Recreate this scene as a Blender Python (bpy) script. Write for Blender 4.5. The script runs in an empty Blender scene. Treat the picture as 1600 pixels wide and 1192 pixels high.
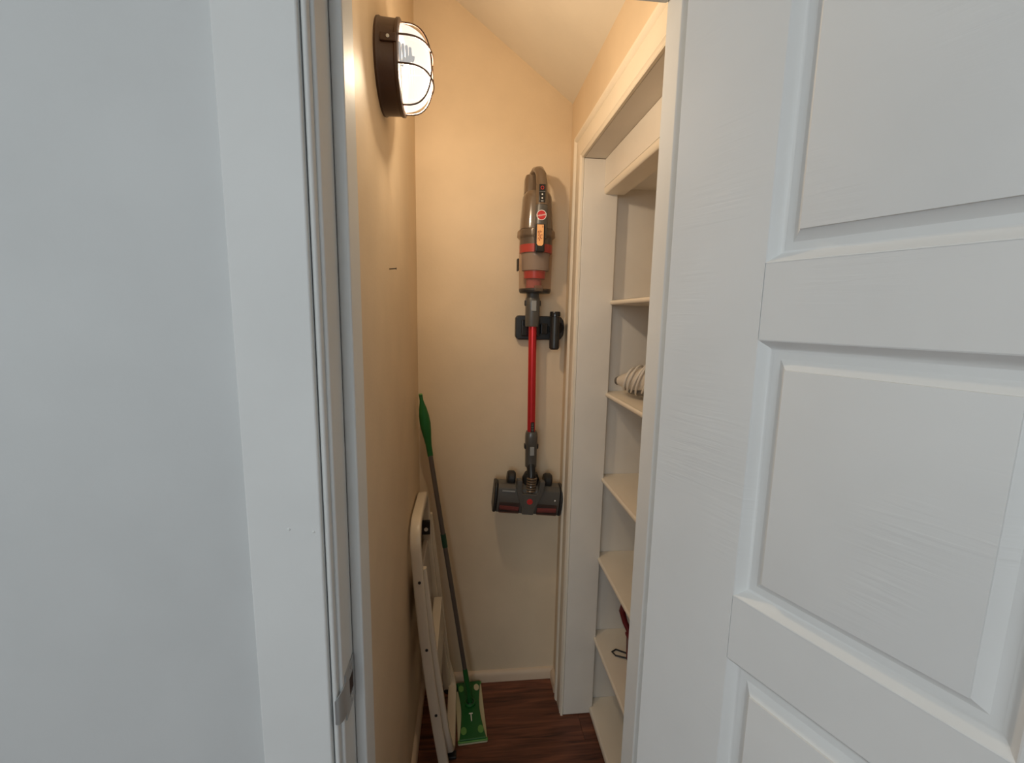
import bpy, bmesh, math, random
from mathutils import Vector, Matrix

random.seed(7)
SC = bpy.context.scene
COL = SC.collection

# ------------------------------------------------------------------ camera
cam_d = bpy.data.cameras.new('camera')
cam_d.sensor_fit = 'HORIZONTAL'
cam_d.sensor_width = 36.0
cam_d.lens = 15.6386
cam_d.clip_start = 0.02
cam = bpy.data.objects.new('camera', cam_d)
COL.objects.link(cam)
CR = [[0.9946325, 0.0026893, 0.1034359], [-0.1019155, -0.1472113, 0.9838405], [0.0178728, -0.9891014, -0.1461471]]
cam.matrix_world = Matrix(((CR[0][0], -CR[0][1], -CR[0][2], 0.0),
                           (CR[1][0], -CR[1][1], -CR[1][2], 0.0),
                           (CR[2][0], -CR[2][1], -CR[2][2], 1.40),
                           (0, 0, 0, 1)))
SC.camera = cam

# ------------------------------------------------------------------ exposure, world, window daylight
vs = SC.view_settings
vs.view_transform = 'Standard'
vs.look = 'None'
vs.exposure = 0.0
vs.gamma = 1.0
vs.use_curve_mapping = False
w = bpy.data.worlds.new('daylight')
SC.world = w
w.use_nodes = True
w.node_tree.nodes['Background'].inputs[0].default_value = (0.72, 0.86, 1.0, 1)
w.node_tree.nodes['Background'].inputs[1].default_value = 1.0


def area(name, loc, target, sx, sy, power, col):
    l = bpy.data.lights.new(name, 'AREA')
    l.shape = 'RECTANGLE'
    l.size, l.size_y = sx, sy
    l.energy = power
    l.color = col
    o = bpy.data.objects.new(name, l)
    COL.objects.link(o)
    o.location = loc
    o.rotation_euler = (Vector(target) - Vector(loc)).to_track_quat('-Z', 'Y').to_euler()
    return o


# daylight entering through the two windows of the room behind the camera
area('window_daylight_rear', (-0.95, -2.90, 1.78), (-0.95, 0, 1.78), 1.5, 1.1, 28, (0.84, 0.95, 1.0))
area('window_daylight_side', (-2.30, -1.35, 1.78), (0, -1.35, 1.78), 1.5, 1.1, 4, (0.84, 0.95, 1.0))


# ------------------------------------------------------------------ materials
MATS = {}


def nodes_of(m):
    m.use_nodes = True
    nt = m.node_tree
    return nt, nt.nodes['Principled BSDF']


def paint(name, col, rough=0.5, bump=0.15, scale=220.0, var=0.03, coat=0.0, metal=0.0, spec=0.5):
    """Plain coloured finish: slight tone variation and a fine relief."""
    m = bpy.data.materials.new(name)
    nt, b = nodes_of(m)
    tc = nt.nodes.new('ShaderNodeTexCoord')
    n1 = nt.nodes.new('ShaderNodeTexNoise')
    n1.inputs['Scale'].default_value = 6.0
    n1.inputs['Detail'].default_value = 3.0
    nt.links.new(tc.outputs['Object'], n1.inputs['Vector'])
    ramp = nt.nodes.new('ShaderNodeValToRGB')
    c = Vector(col)
    ramp.color_ramp.elements[0].position = 0.3
    ramp.color_ramp.elements[1].position = 0.7
    ramp.color_ramp.elements[0].color = (*(c * (1 - var)), 1)
    ramp.color_ramp.elements[1].color = (*[min(1, v) for v in c * (1 + var)], 1)
    nt.links.new(n1.outputs['Fac'], ramp.inputs['Fac'])
    nt.links.new(ramp.outputs['Color'], b.inputs['Base Color'])
    b.inputs['Roughness'].default_value = rough
    b.inputs['Metallic'].default_value = metal
    b.inputs['Specular IOR Level'].default_value = spec
    b.inputs['Coat Weight'].default_value = coat
    if bump > 0:
        n2 = nt.nodes.new('ShaderNodeTexNoise')
        n2.inputs['Scale'].default_value = scale
        n2.inputs['Detail'].default_value = 2.0
        nt.links.new(tc.outputs['Object'], n2.inputs['Vector'])
        bp = nt.nodes.new('ShaderNodeBump')
        bp.inputs['Strength'].default_value = bump
        bp.inputs['Distance'].default_value = 0.001
        nt.links.new(n2.outputs['Fac'], bp.inputs['Height'])
        nt.links.new(bp.outputs['Normal'], b.inputs['Normal'])
    MATS[name] = m
    return m


def grain_paint(name, col, rough=0.45):
    """Painted moulded door skin with a stretched wood-grain relief."""
    m = paint(name, col, rough, 0.0)
    nt, b = m.node_tree, m.node_tree.nodes['Principled BSDF']
    tc = nt.nodes.new('ShaderNodeTexCoord')
    mp = nt.nodes.new('ShaderNodeMapping')
    mp.inputs['Scale'].default_value = (9, 9, 130)
    mp.inputs['Rotation'].default_value = (0, 0.09, 0)
    nt.links.new(tc.outputs['Object'], mp.inputs['Vector'])
    n = nt.nodes.new('ShaderNodeTexNoise')
    n.inputs['Scale'].default_value = 1.0
    n.inputs['Detail'].default_value = 4.0
    n.inputs['Distortion'].default_value = 0.6
    nt.links.new(mp.outputs['Vector'], n.inputs['Vector'])
    n0 = nt.nodes.new('ShaderNodeTexNoise')
    n0.inputs['Scale'].default_value = 7.0
    nt.links.new(tc.outputs['Object'], n0.inputs['Vector'])
    mr = nt.nodes.new('ShaderNodeMapRange')
    mr.inputs['From Min'].default_value = 0.48
    mr.inputs['From Max'].default_value = 0.7
    nt.links.new(n0.outputs['Fac'], mr.inputs['Value'])
    mu = nt.nodes.new('ShaderNodeMath')
    mu.operation = 'MULTIPLY'
    nt.links.new(n.outputs['Fac'], mu.inputs[0])
    nt.links.new(mr.outputs['Result'], mu.inputs[1])
    bp = nt.nodes.new('ShaderNodeBump')
    bp.inputs['Strength'].default_value = 0.6
    bp.inputs['Distance'].default_value = 0.0016
    nt.links.new(mu.outputs[0], bp.inputs['Height'])
    nt.links.new(bp.outputs['Normal'], b.inputs['Normal'])
    return m


def wood_floor(name):
    m = bpy.data.materials.new(name)
    nt, b = nodes_of(m)
    tc = nt.nodes.new('ShaderNodeTexCoord')
    oi = nt.nodes.new('ShaderNodeObjectInfo')
    mp = nt.nodes.new('ShaderNodeMapping')
    mp.inputs['Scale'].default_value = (2.5, 34, 10)
    add = nt.nodes.new('ShaderNodeVectorMath')
    add.operation = 'ADD'
    sc = nt.nodes.new('ShaderNodeVectorMath')
    sc.operation = 'SCALE'
    sc.inputs[0].default_value = (7.0, 13.0, 0.0)
    nt.links.new(oi.outputs['Random'], sc.inputs['Scale'])
    nt.links.new(tc.outputs['Object'], add.inputs[0])
    nt.links.new(sc.outputs[0], add.inputs[1])
    nt.links.new(add.outputs[0], mp.inputs['Vector'])
    n = nt.nodes.new('ShaderNodeTexNoise')
    n.inputs['Scale'].default_value = 1.6
    n.inputs['Detail'].default_value = 6.0
    n.inputs['Distortion'].default_value = 1.2
    nt.links.new(mp.outputs['Vector'], n.inputs['Vector'])
    r = nt.nodes.new('ShaderNodeValToRGB')
    e = r.color_ramp.elements
    e[0].position, e[0].color = 0.28, (0.05, 0.017, 0.010, 1)
    e[1].position, e[1].color = 0.78, (0.32, 0.115, 0.055, 1)
    k = e.new(0.52)
    k.color = (0.18, 0.060, 0.032, 1)
    nt.links.new(n.outputs['Fac'], r.inputs['Fac'])
    hs = nt.nodes.new('ShaderNodeHueSaturation')
    mr = nt.nodes.new('ShaderNodeMapRange')
    mr.inputs['To Min'].default_value = 0.75
    mr.inputs['To Max'].default_value = 1.25
    nt.links.new(oi.outputs['Random'], mr.inputs['Value'])
    nt.links.new(mr.outputs['Result'], hs.inputs['Value'])
    nt.links.new(r.outputs['Color'], hs.inputs['Color'])
    nt.links.new(hs.outputs['Color'], b.inputs['Base Color'])
    b.inputs['Roughness'].default_value = 0.38
    MATS[name] = m
    return m


def clear_plastic(name, tint, clear=0.6, rough=0.12, body=(0.5, 0.4, 0.34)):
    m = bpy.data.materials.new(name)
    nt, b = nodes_of(m)
    out = nt.nodes['Material Output']
    b.inputs['Base Color'].default_value = (*body, 1)
    b.inputs['Roughness'].default_value = rough
    t = nt.nodes.new('ShaderNodeBsdfTransparent')
    t.inputs[0].default_value = (*tint, 1)
    mx = nt.nodes.new('ShaderNodeMixShader')
    mx.inputs[0].default_value = clear
    nt.links.new(b.outputs[0], mx.inputs[1])
    nt.links.new(t.outputs[0], mx.inputs[2])
    nt.links.new(mx.outputs[0], out.inputs['Surface'])
    MATS[name] = m
    return m


def glowing_glass(name, col, strength, clear):
    m = bpy.data.materials.new(name)
    nt, b = nodes_of(m)
    out = nt.nodes['Material Output']
    tc = nt.nodes.new('ShaderNodeTexCoord')
    wv = nt.nodes.new('ShaderNodeTexWave')
    wv.inputs['Scale'].default_value = 60
    nt.links.new(tc.outputs['Object'], wv.inputs['Vector'])
    bp = nt.nodes.new('ShaderNodeBump')
    bp.inputs['Strength'].default_value = 0.3
    bp.inputs['Distance'].default_value = 0.0006
    nt.links.new(wv.outputs['Fac'], bp.inputs['Height'])
    nt.links.new(bp.outputs['Normal'], b.inputs['Normal'])
    b.inputs['Base Color'].default_value = (0.02, 0.02, 0.02, 1)
    b.inputs['Roughness'].default_value = 0.15
    b.inputs['Emission Color'].default_value = (*col, 1)
    b.inputs['Emission Strength'].default_value = strength
    t = nt.nodes.new('ShaderNodeBsdfTransparent')
    mx = nt.nodes.new('ShaderNodeMixShader')
    mx.inputs[0].default_value = clear
    nt.links.new(b.outputs[0], mx.inputs[1])
    nt.links.new(t.outputs[0], mx.inputs[2])
    nt.links.new(mx.outputs[0], out.inputs['Surface'])
    MATS[name] = m
    return m


paint('wall_grey', (0.60, 0.615, 0.615), 0.6, 0.10, 160)
paint('closet_paint', (0.74, 0.59, 0.415), 0.60, 0.30, 130, 0.04, spec=0.25)
paint('closet_ceiling', (0.76, 0.69, 0.58), 0.7, 0.35, 120)
paint('room_ceiling', (0.8, 0.79, 0.76), 0.8, 0.1)
paint('skirting_paint', (0.70, 0.54, 0.39), 0.5, 0.2, 120)
paint('trim_white', (0.74, 0.75, 0.74), 0.55, 0.18, 90, spec=0.3)
paint('niche_paint', (0.77, 0.71, 0.63), 0.42, 0.25, 120, 0.04)
paint('shelf_paint', (0.82, 0.73, 0.60), 0.42, 0.25, 120, 0.04)
grain_paint('door_white', (0.75, 0.75, 0.735))
wood_floor('dark_wood')
paint('floor_gap', (0.012, 0.006, 0.004), 0.8, 0)
paint('steel', (0.50, 0.52, 0.53), 0.42, 0.1, 60, 0.12, metal=0.6)
paint('dark_hole', (0.055, 0.028, 0.018), 0.8, 0)
paint('bronze_metal', (0.060, 0.030, 0.018), 0.42, 0.15, 300, 0.1)
paint('reflector_dark', (0.0026, 0.0027, 0.0027), 0.9, 0, spec=0.0)
paint('bulb_glass', (0.0035, 0.0035, 0.0012), 0.9, 0, spec=0.0)
glowing_glass('globe_glass', (1.0, 0.98, 0.95), 0.62, 0.30)
paint('taupe_plastic', (0.145, 0.098, 0.062), 0.20, 0, coat=0.6, var=0.02)
paint('grey_plastic', (0.085, 0.078, 0.068), 0.35, 0.05, 300, coat=0.2)
paint('black_plastic', (0.018, 0.018, 0.018), 0.38, 0.1, 300)
paint('black_gloss', (0.012, 0.012, 0.013), 0.18, 0)
paint('red_plastic', (0.55, 0.03, 0.03), 0.3, 0)
paint('red_metal', (0.62, 0.035, 0.04), 0.30, 0, metal=0.55)
paint('button_grey', (0.30, 0.30, 0.29), 0.4, 0)
paint('white_mark', (0.85, 0.82, 0.78), 0.5, 0)
paint('orange_sticker', (0.90, 0.45, 0.18), 0.5, 0, var=0.15)
paint('sticker_ink', (0.32, 0.05, 0.02), 0.5, 0)
clear_plastic('clear_bin', (0.95, 0.88, 0.83), 0.82, 0.06, (0.30, 0.22, 0.17))
clear_plastic('clear_lip', (0.9, 0.82, 0.74), 0.6, 0.08, (0.24, 0.17, 0.12))
clear_plastic('brush_window', (0.85, 0.70, 0.66), 0.70, 0.08, (0.06, 0.05, 0.05))
paint('brush_red', (0.42, 0.12, 0.11), 0.8, 0.4, 400, 0.3)
paint('filter_grey', (0.34, 0.29, 0.25), 0.7, 0.1)
paint('mop_green', (0.012, 0.125, 0.026), 0.35, 0.1, 200)
paint('mop_dark_green', (0.012, 0.060, 0.030), 0.4, 0.1, 200)
paint('mop_light_green', (0.14, 0.33, 0.08), 0.6, 0.1, 200)
paint('mop_pad', (0.62, 0.56, 0.36), 0.9, 0.5, 400)
paint('mop_pole', (0.15, 0.125, 0.105), 0.35, 0.05, 200, metal=0.4)
paint('ladder_white', (0.76, 0.67, 0.54), 0.25, 0.05, 200, coat=0.4)
paint('tread_grey', (0.50, 0.45, 0.40), 0.5, 0.2, 200)
paint('nail_steel', (0.06, 0.045, 0.035), 0.5, 0, metal=0.6)
paint('cord_white', (0.74, 0.68, 0.60), 0.5, 0.05)
paint('appliance_white', (0.68, 0.60, 0.50), 0.35, 0.05)
paint('appliance_grey', (0.13, 0.115, 0.10), 0.4, 0.05)
paint('tool_red', (0.16, 0.012, 0.014), 0.4, 0.05)
paint('window_white', (0.8, 0.8, 0.8), 0.4, 0)
paint('brass', (0.5, 0.38, 0.16), 0.3, 0, metal=1.0)


# ------------------------------------------------------------------ mesh helpers
OFF = {}          # object -> world offset of its local frame


class MB:
    def __init__(self):
        self.v, self.f = [], []

    def add(self, vs, fs):
        n = len(self.v)
        self.v += [tuple(p) for p in vs]
        self.f += [tuple(i + n for i in q) for q in fs]
        return self

    def box(self, x0, x1, y0, y1, z0, z1):
        return self.add([(x0, y0, z0), (x1, y0, z0), (x1, y1, z0), (x0, y1, z0), (x0, y0, z1), (x1, y0, z1), (x1, y1, z1), (x0, y1, z1)],
                        [(0, 3, 2, 1), (4, 5, 6, 7), (0, 1, 5, 4), (1, 2, 6, 5), (2, 3, 7, 6), (3, 0, 4, 7)])

    def prism(self, prof, axis, a, b):
        """prof: 2-D outline; axis: the axis it runs along ('x': prof=(y,z), 'y': (x,z), 'z': (x,y))."""
        n = len(prof)

        def P(p, t):
            return {'x': (t, p[0], p[1]), 'y': (p[0], t, p[1]), 'z': (p[0], p[1], t)}[axis]
        return self.add([P(p, a) for p in prof] + [P(p, b) for p in prof],
                        [tuple(range(n - 1, -1, -1)), tuple(range(n, 2 * n))] + [(i, (i + 1) % n, n + (i + 1) % n, n + i) for i in range(n)])

    def loft(self, rings, caps=True, closed=False):
        n = len(rings[0])
        vs = [p for r in rings for p in r]
        fs = []
        m = len(rings)
        for k in range(m if closed else m - 1):
            a, b = k * n, ((k + 1) % m) * n
            fs += [(a + i, a + (i + 1) % n, b + (i + 1) % n, b + i) for i in range(n)]
        if caps and not closed:
            fs += [tuple(range(n - 1, -1, -1)), tuple((m - 1) * n + i for i in range(n))]
        return self.add(vs, fs)

    def tube(self, path, rad, n=12, closed=False, flat=None, up=None, caps=True, pw=2.0):
        """sweep a round (or flattened: flat=(rx, ry)) section along path."""
        path = [Vector(p) for p in path]
        m = len(path)
        rings = []
        prev = None
        for i, p in enumerate(path):
            if closed:
                t = path[(i + 1) % m] - path[i - 1]
            else:
                t = path[min(i + 1, m - 1)] - path[max(i - 1, 0)]
            t.normalize()
            if up is not None:
                u = Vector(up)
            elif prev is not None:
                u = prev
            else:
                u = Vector((0, 0, 1)) if abs(t.z) < 0.9 else Vector((0, 1, 0))
            u = u - t * u.dot(t)
            u.normalize()
            s = t.cross(u)
            prev = u
            r = rad[i] if isinstance(rad, (list, tuple)) else rad
            if isinstance(r, (list, tuple)):
                ra, rb = r
            elif flat:
                ra, rb = flat
            else:
                ra = rb = r
            sec = []
            for k in range(n):
                c_, s_ = math.cos(2 * math.pi * k / n), math.sin(2 * math.pi * k / n)
                sec.append(p + u * math.copysign(abs(c_) ** (2 / pw), c_) * ra + s * math.copysign(abs(s_) ** (2 / pw), s_) * rb)
            rings.append(sec)
        return self.loft(rings, caps=caps, closed=closed)

    def lathe(self, prof, org=(0, 0, 0), axis='z', n=32, caps=True):
        """prof: list of (radius, height along axis)."""
        o = Vector(org)
        rings = []
        for r, h in prof:
            ring = []
            for k in range(n):
                a = 2 * math.pi * k / n
                c, s = math.cos(a) * r, math.sin(a) * r
                ring.append(o + Vector({'z': (c, s, h), 'x': (h, c, s), 'y': (s, h, c)}[axis]))
            rings.append(ring)
        return self.loft(rings, caps=caps)

    def build(self, name, mat, parent=None, bevel=0.0, seg=2, smooth=True, label=None, angle=35, fix=True):
        off = OFF.get(parent, Vector((0, 0, 0)))
        me = bpy.data.meshes.new(name)
        me.from_pydata([tuple(Vector(p) - off) for p in self.v], [], self.f)
        if fix:
            bm = bmesh.new()
            bm.from_mesh(me)
            bmesh.ops.recalc_face_normals(bm, faces=bm.faces)
            bm.to_mesh(me)
            bm.free()
        me.materials.append(MATS[mat])
        if smooth:
            for p in me.polygons:
                p.use_smooth = True
            me.set_sharp_from_angle(angle=math.radians(angle))
        o = bpy.data.objects.new(name, me)
        COL.objects.link(o)
        if parent:
            o.parent = parent
        OFF[o] = off
        if bevel > 0:
            bv = o.modifiers.new('bevel', 'BEVEL')
            bv.width = bevel
            bv.segments = seg
            bv.limit_method = 'ANGLE'
            bv.angle_limit = math.radians(30)
            bv.harden_normals = True
        if label:
            o['label'] = label
        return o


def B(x0, x1, y0, y1, z0, z1):
    return MB().box(x0, x1, y0, y1, z0, z1)


def root(name, loc, label, cat=None, group=None, kind=None, rotz=0.0):
    o = bpy.data.objects.new(name, None)
    o.empty_display_size = 0.05
    COL.objects.link(o)
    o.location = loc
    o.rotation_euler = (0, 0, rotz)
    OFF[o] = Vector(loc) if rotz == 0 else Vector((0, 0, 0))
    return tag(o, label, cat, group, kind)


def tag(o, label=None, cat=None, group=None, kind=None):
    if label:
        o['label'] = label
    if cat:
        o['category'] = cat
    if group:
        o['group'] = group
    if kind:
        o['kind'] = kind
    return o


def struct(o, label, cat):
    return tag(o, label, cat, kind='structure')


def text_part(body, size, loc, name, mat, parent, shear=0.0, extrude=0.0002, rot=(math.pi / 2, 0, 0)):
    cu = bpy.data.curves.new(name, 'FONT')
    cu.body = body
    cu.size = size
    cu.shear = shear
    cu.align_x = 'CENTER'
    cu.align_y = 'CENTER'
    cu.extrude = extrude
    tmp = bpy.data.objects.new('tmp_text', cu)
    COL.objects.link(tmp)
    dg = bpy.context.evaluated_depsgraph_get()
    dg.update()
    me = bpy.data.meshes.new_from_object(tmp.evaluated_get(dg))
    COL.objects.unlink(tmp)
    bpy.data.objects.remove(tmp)
    me.transform(Matrix.Translation(Vector(loc) - OFF.get(parent, Vector((0, 0, 0)))) @ Matrix.Rotation(rot[2], 4, 'Z') @ Matrix.Rotation(rot[1], 4, 'Y') @ Matrix.Rotation(rot[0], 4, 'X'))
    me.materials.clear()
    me.materials.append(MATS[mat])
    o = bpy.data.objects.new(name, me)
    COL.objects.link(o)
    o.parent = parent
    OFF[o] = OFF.get(parent, Vector((0, 0, 0)))
    return o


# ------------------------------------------------------------------ key dimensions (metres)
XL, XR, YB = -0.163, 0.345, 1.540          # closet left wall, right wall, back wall
WF, WBK = 0.562, 0.690                     # front and closet-side faces of the room wall
JL, JR, JH = -0.165, 0.295, 1.850          # jamb faces
NX, NY0, NY1 = 0.70, 0.760, 1.395          # niche back, near end, far end


def ceil_z(x):
    return 2.094 - 0.723 * (x - 0.334)


# ------------------------------------------------------------------ structure: room shell
struct(B(-2.4, 2.6, -3.0, 1.7, -0.08, -0.012).build('floor', 'floor_gap'), 'dark reddish brown wooden plank floor', 'floor')
floor = bpy.data.objects['floor']
row = 0
y = 0.53
ranges = {0: [(-0.175, 0.46)], 1: [(-0.175, 0.3996), (0.40, 0.46)], 2: [(-0.175, -0.1004), (-0.10, 0.46)]}
while y < 1.56:
    for a, b in ranges[row % 3]:
        if 0.53 <= y < 0.66:
            a, b = max(a, JL - 0.005), min(b, JR + 0.005)
        B(a, b, y, min(y + 0.1046, 1.56), -0.012, 0.0).build('plank', 'dark_wood', floor, bevel=0.0005, seg=1)
    y += 0.105
    row += 1
# the room's own floor boards, behind the camera
y = -3.0
while y < 0.5:
    B(-2.4, 2.6, y, min(y + 0.1385, 0.527), -0.012, 0.0).build('plank', 'dark_wood', floor)
    y += 0.14

wf = MB()
wf.box(-2.4, JL - 0.020, WF, WBK, 0, 2.5)
wf.box(JR + 0.020, 2.6, WF, WBK, 0, 2.5)
wf.box(JL - 0.020, JR + 0.020, WF, WBK, JH + 0.018, 2.5)
struct(wf.build('wall_front', 'wall_grey', smooth=False), 'smooth light grey room wall left of the doorway', 'wall')
struct(MB().box(-2.45, 2.65, -3.05, WBK, 2.5, 2.6).build('ceiling', 'room_ceiling', smooth=False), 'white ceiling of the room outside', 'ceiling')
struct(B(2.6, 2.7, -3.0, WBK, 0, 2.5).build('wall_right', 'wall_grey', smooth=False), 'light grey right wall of the room outside', 'wall')
wl = MB()
wl.box(-2.5, -2.4, -3.0, -2.1, 0, 2.5).box(-2.5, -2.4, -0.6, WBK, 0, 2.5).box(-2.5, -2.4, -2.1, -0.6, 0, 1.2).box(-2.5, -2.4, -2.1, -0.6, 2.35, 2.5)
struct(wl.build('wall_left', 'wall_grey', smooth=False), 'light grey left wall of the room outside', 'wall')
wb = MB()
wb.box(-2.5, -1.75, -3.1, -3.0, 0, 2.5).box(-0.15, 2.7, -3.1, -3.0, 0, 2.5).box(-1.75, -0.15, -3.1, -3.0, 0, 1.2).box(-1.75, -0.15, -3.1, -3.0, 2.35, 2.5)
struct(wb.build('wall_rear', 'wall_grey', smooth=False), 'light grey rear wall of the room outside', 'wall')
for i, (ax, a0, a1) in enumerate((('y', -1.75, -0.15), ('x', -2.1, -0.6))):
    r = root('window_%d' % (i + 1), (0, 0, 0), 'white framed window of the room outside, wall %s' % ('behind' if i == 0 else 'to the left'), 'window', kind='structure')
    fr = MB()
    for (p0, p1, z0, z1) in ((a0, a0 + .05, 1.2, 2.35), (a1 - .05, a1, 1.2, 2.35), (a0 + .05, a1 - .05, 1.2, 1.25), (a0 + .05, a1 - .05, 2.3, 2.35)):
        if ax == 'y':
            fr.box(p0, p1, -3.08, -3.02, z0, z1)
        else:
            fr.box(-2.48, -2.42, p0, p1, z0, z1)
    fr.build('window_frame', 'window_white', r)

cl_ = root('ceiling_lamp', (-0.95, -0.75, 2.5), 'round white ceiling lamp of the room outside', 'lamp')
MB().lathe([(0.15, 2.4995), (0.15, 2.480), (0.145, 2.478), (0.0, 2.478)], (-0.95, -0.75, 0), 'z', 32, caps=False).build('base', 'window_white', cl_)
ca = bpy.data.lights.new('ceiling_lamp_light', 'AREA')
ca.shape = 'DISK'
ca.size = 0.28
ca.energy = 8
ca.color = (1.0, 0.94, 0.85)
cao = bpy.data.objects.new('ceiling_lamp_light', ca)
COL.objects.link(cao)
cao.parent = cl_
cao.location = (0, 0, -0.03)

# ------------------------------------------------------------------ structure: closet shell
struct(B(XL - 0.09, XL, WBK, YB + 0.1, 0, 2.52).build('wall_closet_left', 'closet_paint', smooth=False), 'cream painted left wall of the closet, under the lamp', 'wall')
struct(B(XL - 0.09, XR + 0.5, YB, YB + 0.1, 0, 2.52).build('wall_closet_back', 'closet_paint', smooth=False), 'cream painted back wall of the closet behind the vacuum', 'wall')
wr = MB()
wr.box(XR, XR + 0.08, NY1 + 0.001, YB, 0, 2.2)                 # strip by the back corner
wr.box(XR, XR + 0.08, WBK, NY0, 0, 2.2)                        # strip by the doorway
wr.box(XR, XR + 0.08, NY0, NY1 + 0.001, 1.885, 2.2)            # above the shelf niche
struct(wr.build('wall_closet_right', 'closet_paint', smooth=False), 'cream painted right wall of the closet above the shelf niche', 'wall')
x0, x1 = XL - 0.05, XR + 0.06
struct(MB().prism([(x0, ceil_z(x0)), (x1, ceil_z(x1)), (x1, ceil_z(x1) + 0.09), (x0, ceil_z(x0) + 0.09)], 'y', WBK, YB + 0.02).build('ceiling_closet', 'closet_ceiling', smooth=False),
       'sloping white closet ceiling falling towards the right wall', 'ceiling')
nw = MB()
nw.box(0.452, NX + 0.05, NY1, NY1 + 0.06, 0, 1.90)             # far end
nw.box(XR + 0.081, NX + 0.05, NY0 - 0.06, NY0, 0, 1.90)        # near end
nw.box(NX, NX + 0.05, NY0, NY1, 0, 1.90)                       # back
nw.box(0.425, NX, NY0, NY1, 1.79, 1.90)                        # top
struct(nw.build('wall_niche', 'niche_paint', smooth=False), 'off-white inner walls of the built-in shelf niche', 'wall')


def skirting(name, a, b, lab):
    """small rounded baseboard from a to b; its thickness goes to the left of a->b seen from above."""
    a, b = Vector(a), Vector(b)
    d = (b - a).normalized()
    nrm = Vector((-d.y, d.x, 0))
    prof = [(0, 0), (0.014, 0), (0.014, 0.026), (0.012, 0.034), (0.007, 0.040), (0, 0.042)]
    rings = []
    for p in (a, b):
        rings.append([p + nrm * u + Vector((0, 0, v)) for u, v in prof])
    o = MB().loft(rings).build(name, 'skirting_paint')
    struct(o, lab, 'baseboard')


skirting('baseboard_back', (XR, YB, 0), (XL, YB, 0), 'low cream rounded baseboard along the closet back wall')
skirting('baseboard_left', (XL, YB - 0.0145, 0), (XL, WBK, 0), 'low cream rounded baseboard along the closet left wall')
skirting('baseboard_right', (XR, NY1 + 0.062, 0), (XR, YB - 0.0145, 0), 'short low cream baseboard at the right of the back corner')
struct(B(-2.4, -0.266, 0.548, WF, 0, 0.10).build('baseboard_front', 'trim_white', bevel=0.004), 'white baseboard of the grey room wall', 'baseboard')

# ------------------------------------------------------------------ trim_1: doorway casing, jamb, stop, strike plate
t1 = root('trim_1', (0, WF, 0), 'white painted door casing and jamb around the closet doorway', 'door frame', kind='structure')
cl = B(-0.265, -0.1775, 0.540, WF, 0, 1.945).build('casing_board', 'trim_white', t1, bevel=0.003, seg=3)
for (px, pz) in ((-0.216, 1.135), (-0.187, 1.131)):
    MB().lathe([(0.0, -0.0012), (0.0012, -0.0010), (0.0020, 0.0)], (px, 0.540, pz), 'y', 10).build('filled_nail', 'trim_white', cl)
B(0.3075, 0.395, 0.540, WF, 0, 1.945).build('casing_board', 'trim_white', t1, bevel=0.003, seg=3)
B(-0.265, 0.395, 0.5395, WF, 1.9452, 2.035).build('head_casing', 'trim_white', t1, bevel=0.003, seg=3)
for s, xx in ((-1, -0.1768), (1, 0.3068)):
    # rounded bead between casing and jamb edge
    pts = []
    for k in range(7):
        a = math.pi * k / 6
        pts.append((xx - s * (0.0035 - 0.0035 * math.cos(a)), 0.5500 - 0.004 * math.sin(a)))
    pts += [(xx - s * 0.007, WF - .0005), (xx, WF - .0005)]
    MB().prism(pts, 'z', 0, 1.945).build('bead', 'trim_white', t1)
B(JL - 0.0195, JL, 0.557, WBK - 0.001, 0, JH).build('jamb', 'trim_white', t1, bevel=0.004, seg=3)
B(JR, JR + 0.0195, 0.557, WBK - 0.001, 0, JH).build('jamb', 'trim_white', t1, bevel=0.004, seg=3)
B(JL - 0.0195, JR + 0.0195, 0.557, WBK - 0.001, JH + .0003, JH + 0.0175).build('head_jamb', 'trim_white', t1, bevel=0.003)
B(JL + 0.0002, JL + 0.016, 0.610, 0.668, 0, JH - 0.0003).build('door_stop', 'trim_white', t1, bevel=0.003, seg=3)
B(JR - 0.016, JR - 0.0002, 0.619, 0.668, 0, JH - 0.0003).build('door_stop', 'trim_white', t1, bevel=0.003, seg=3)
B(JL + 0.0163, JR - 0.0163, 0.610, 0.668, JH - 0.015, JH - 0.0002).build('door_stop', 'trim_white', t1, bevel=0.003, seg=3)

# strike plate with curled lip, latch hole and two screws
sp = MB()
X0 = JL + 0.0002
zc = 0.872
oy0, oy1, oz0, oz1 = 0.566, 0.6085, zc - 0.036, zc + 0.034
hy0, hy1, hz0, hz1 = 0.583, 0.6035, zc - 0.016, zc + 0.013
th = 0.0016
for (a0, a1, c0, c1) in ((oy0, hy0, oz0, oz1), (hy1, oy1, oz0, oz1), (hy0, hy1, oz0, hz0), (hy0, hy1, hz1, oz1)):
    sp.box(X0, X0 + th, a0, a1, c0, c1)
plate = sp.build('strike_plate', 'steel', t1, label='worn steel strike plate on the left jamb')
lip = []
for k in range(9):
    a = math.radians(90 * k / 8)
    hw = 0.024 - 0.007 * (k / 8) ** 2
    cx, cy = X0 + th - 0.0085, oy0
    px, py = cx + 0.0085 * math.cos(a), cy - 0.0245 * math.sin(a)
    qx, qy = cx + 0.0070 * math.cos(a), cy - 0.0228 * math.sin(a)
    lip.append([(px, py, zc - hw), (px, py, zc + hw), (qx, qy, zc + hw), (qx, qy, zc - hw)])
MB().loft(lip).build('lip', 'steel', plate)
B(X0 - 0.0001, X0 + 0.0004, hy0, hy1, hz0, hz1).build('latch_hole', 'dark_hole', plate)
for dz in (-0.027, 0.025):
    MB().lathe([(0.0042, 0.0), (0.0040, 0.0008), (0.0022, 0.0012), (0.0, 0.0012)], (X0 + th, 0.594, zc + dz), 'x', 14).build('screw', 'steel', plate)

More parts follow.
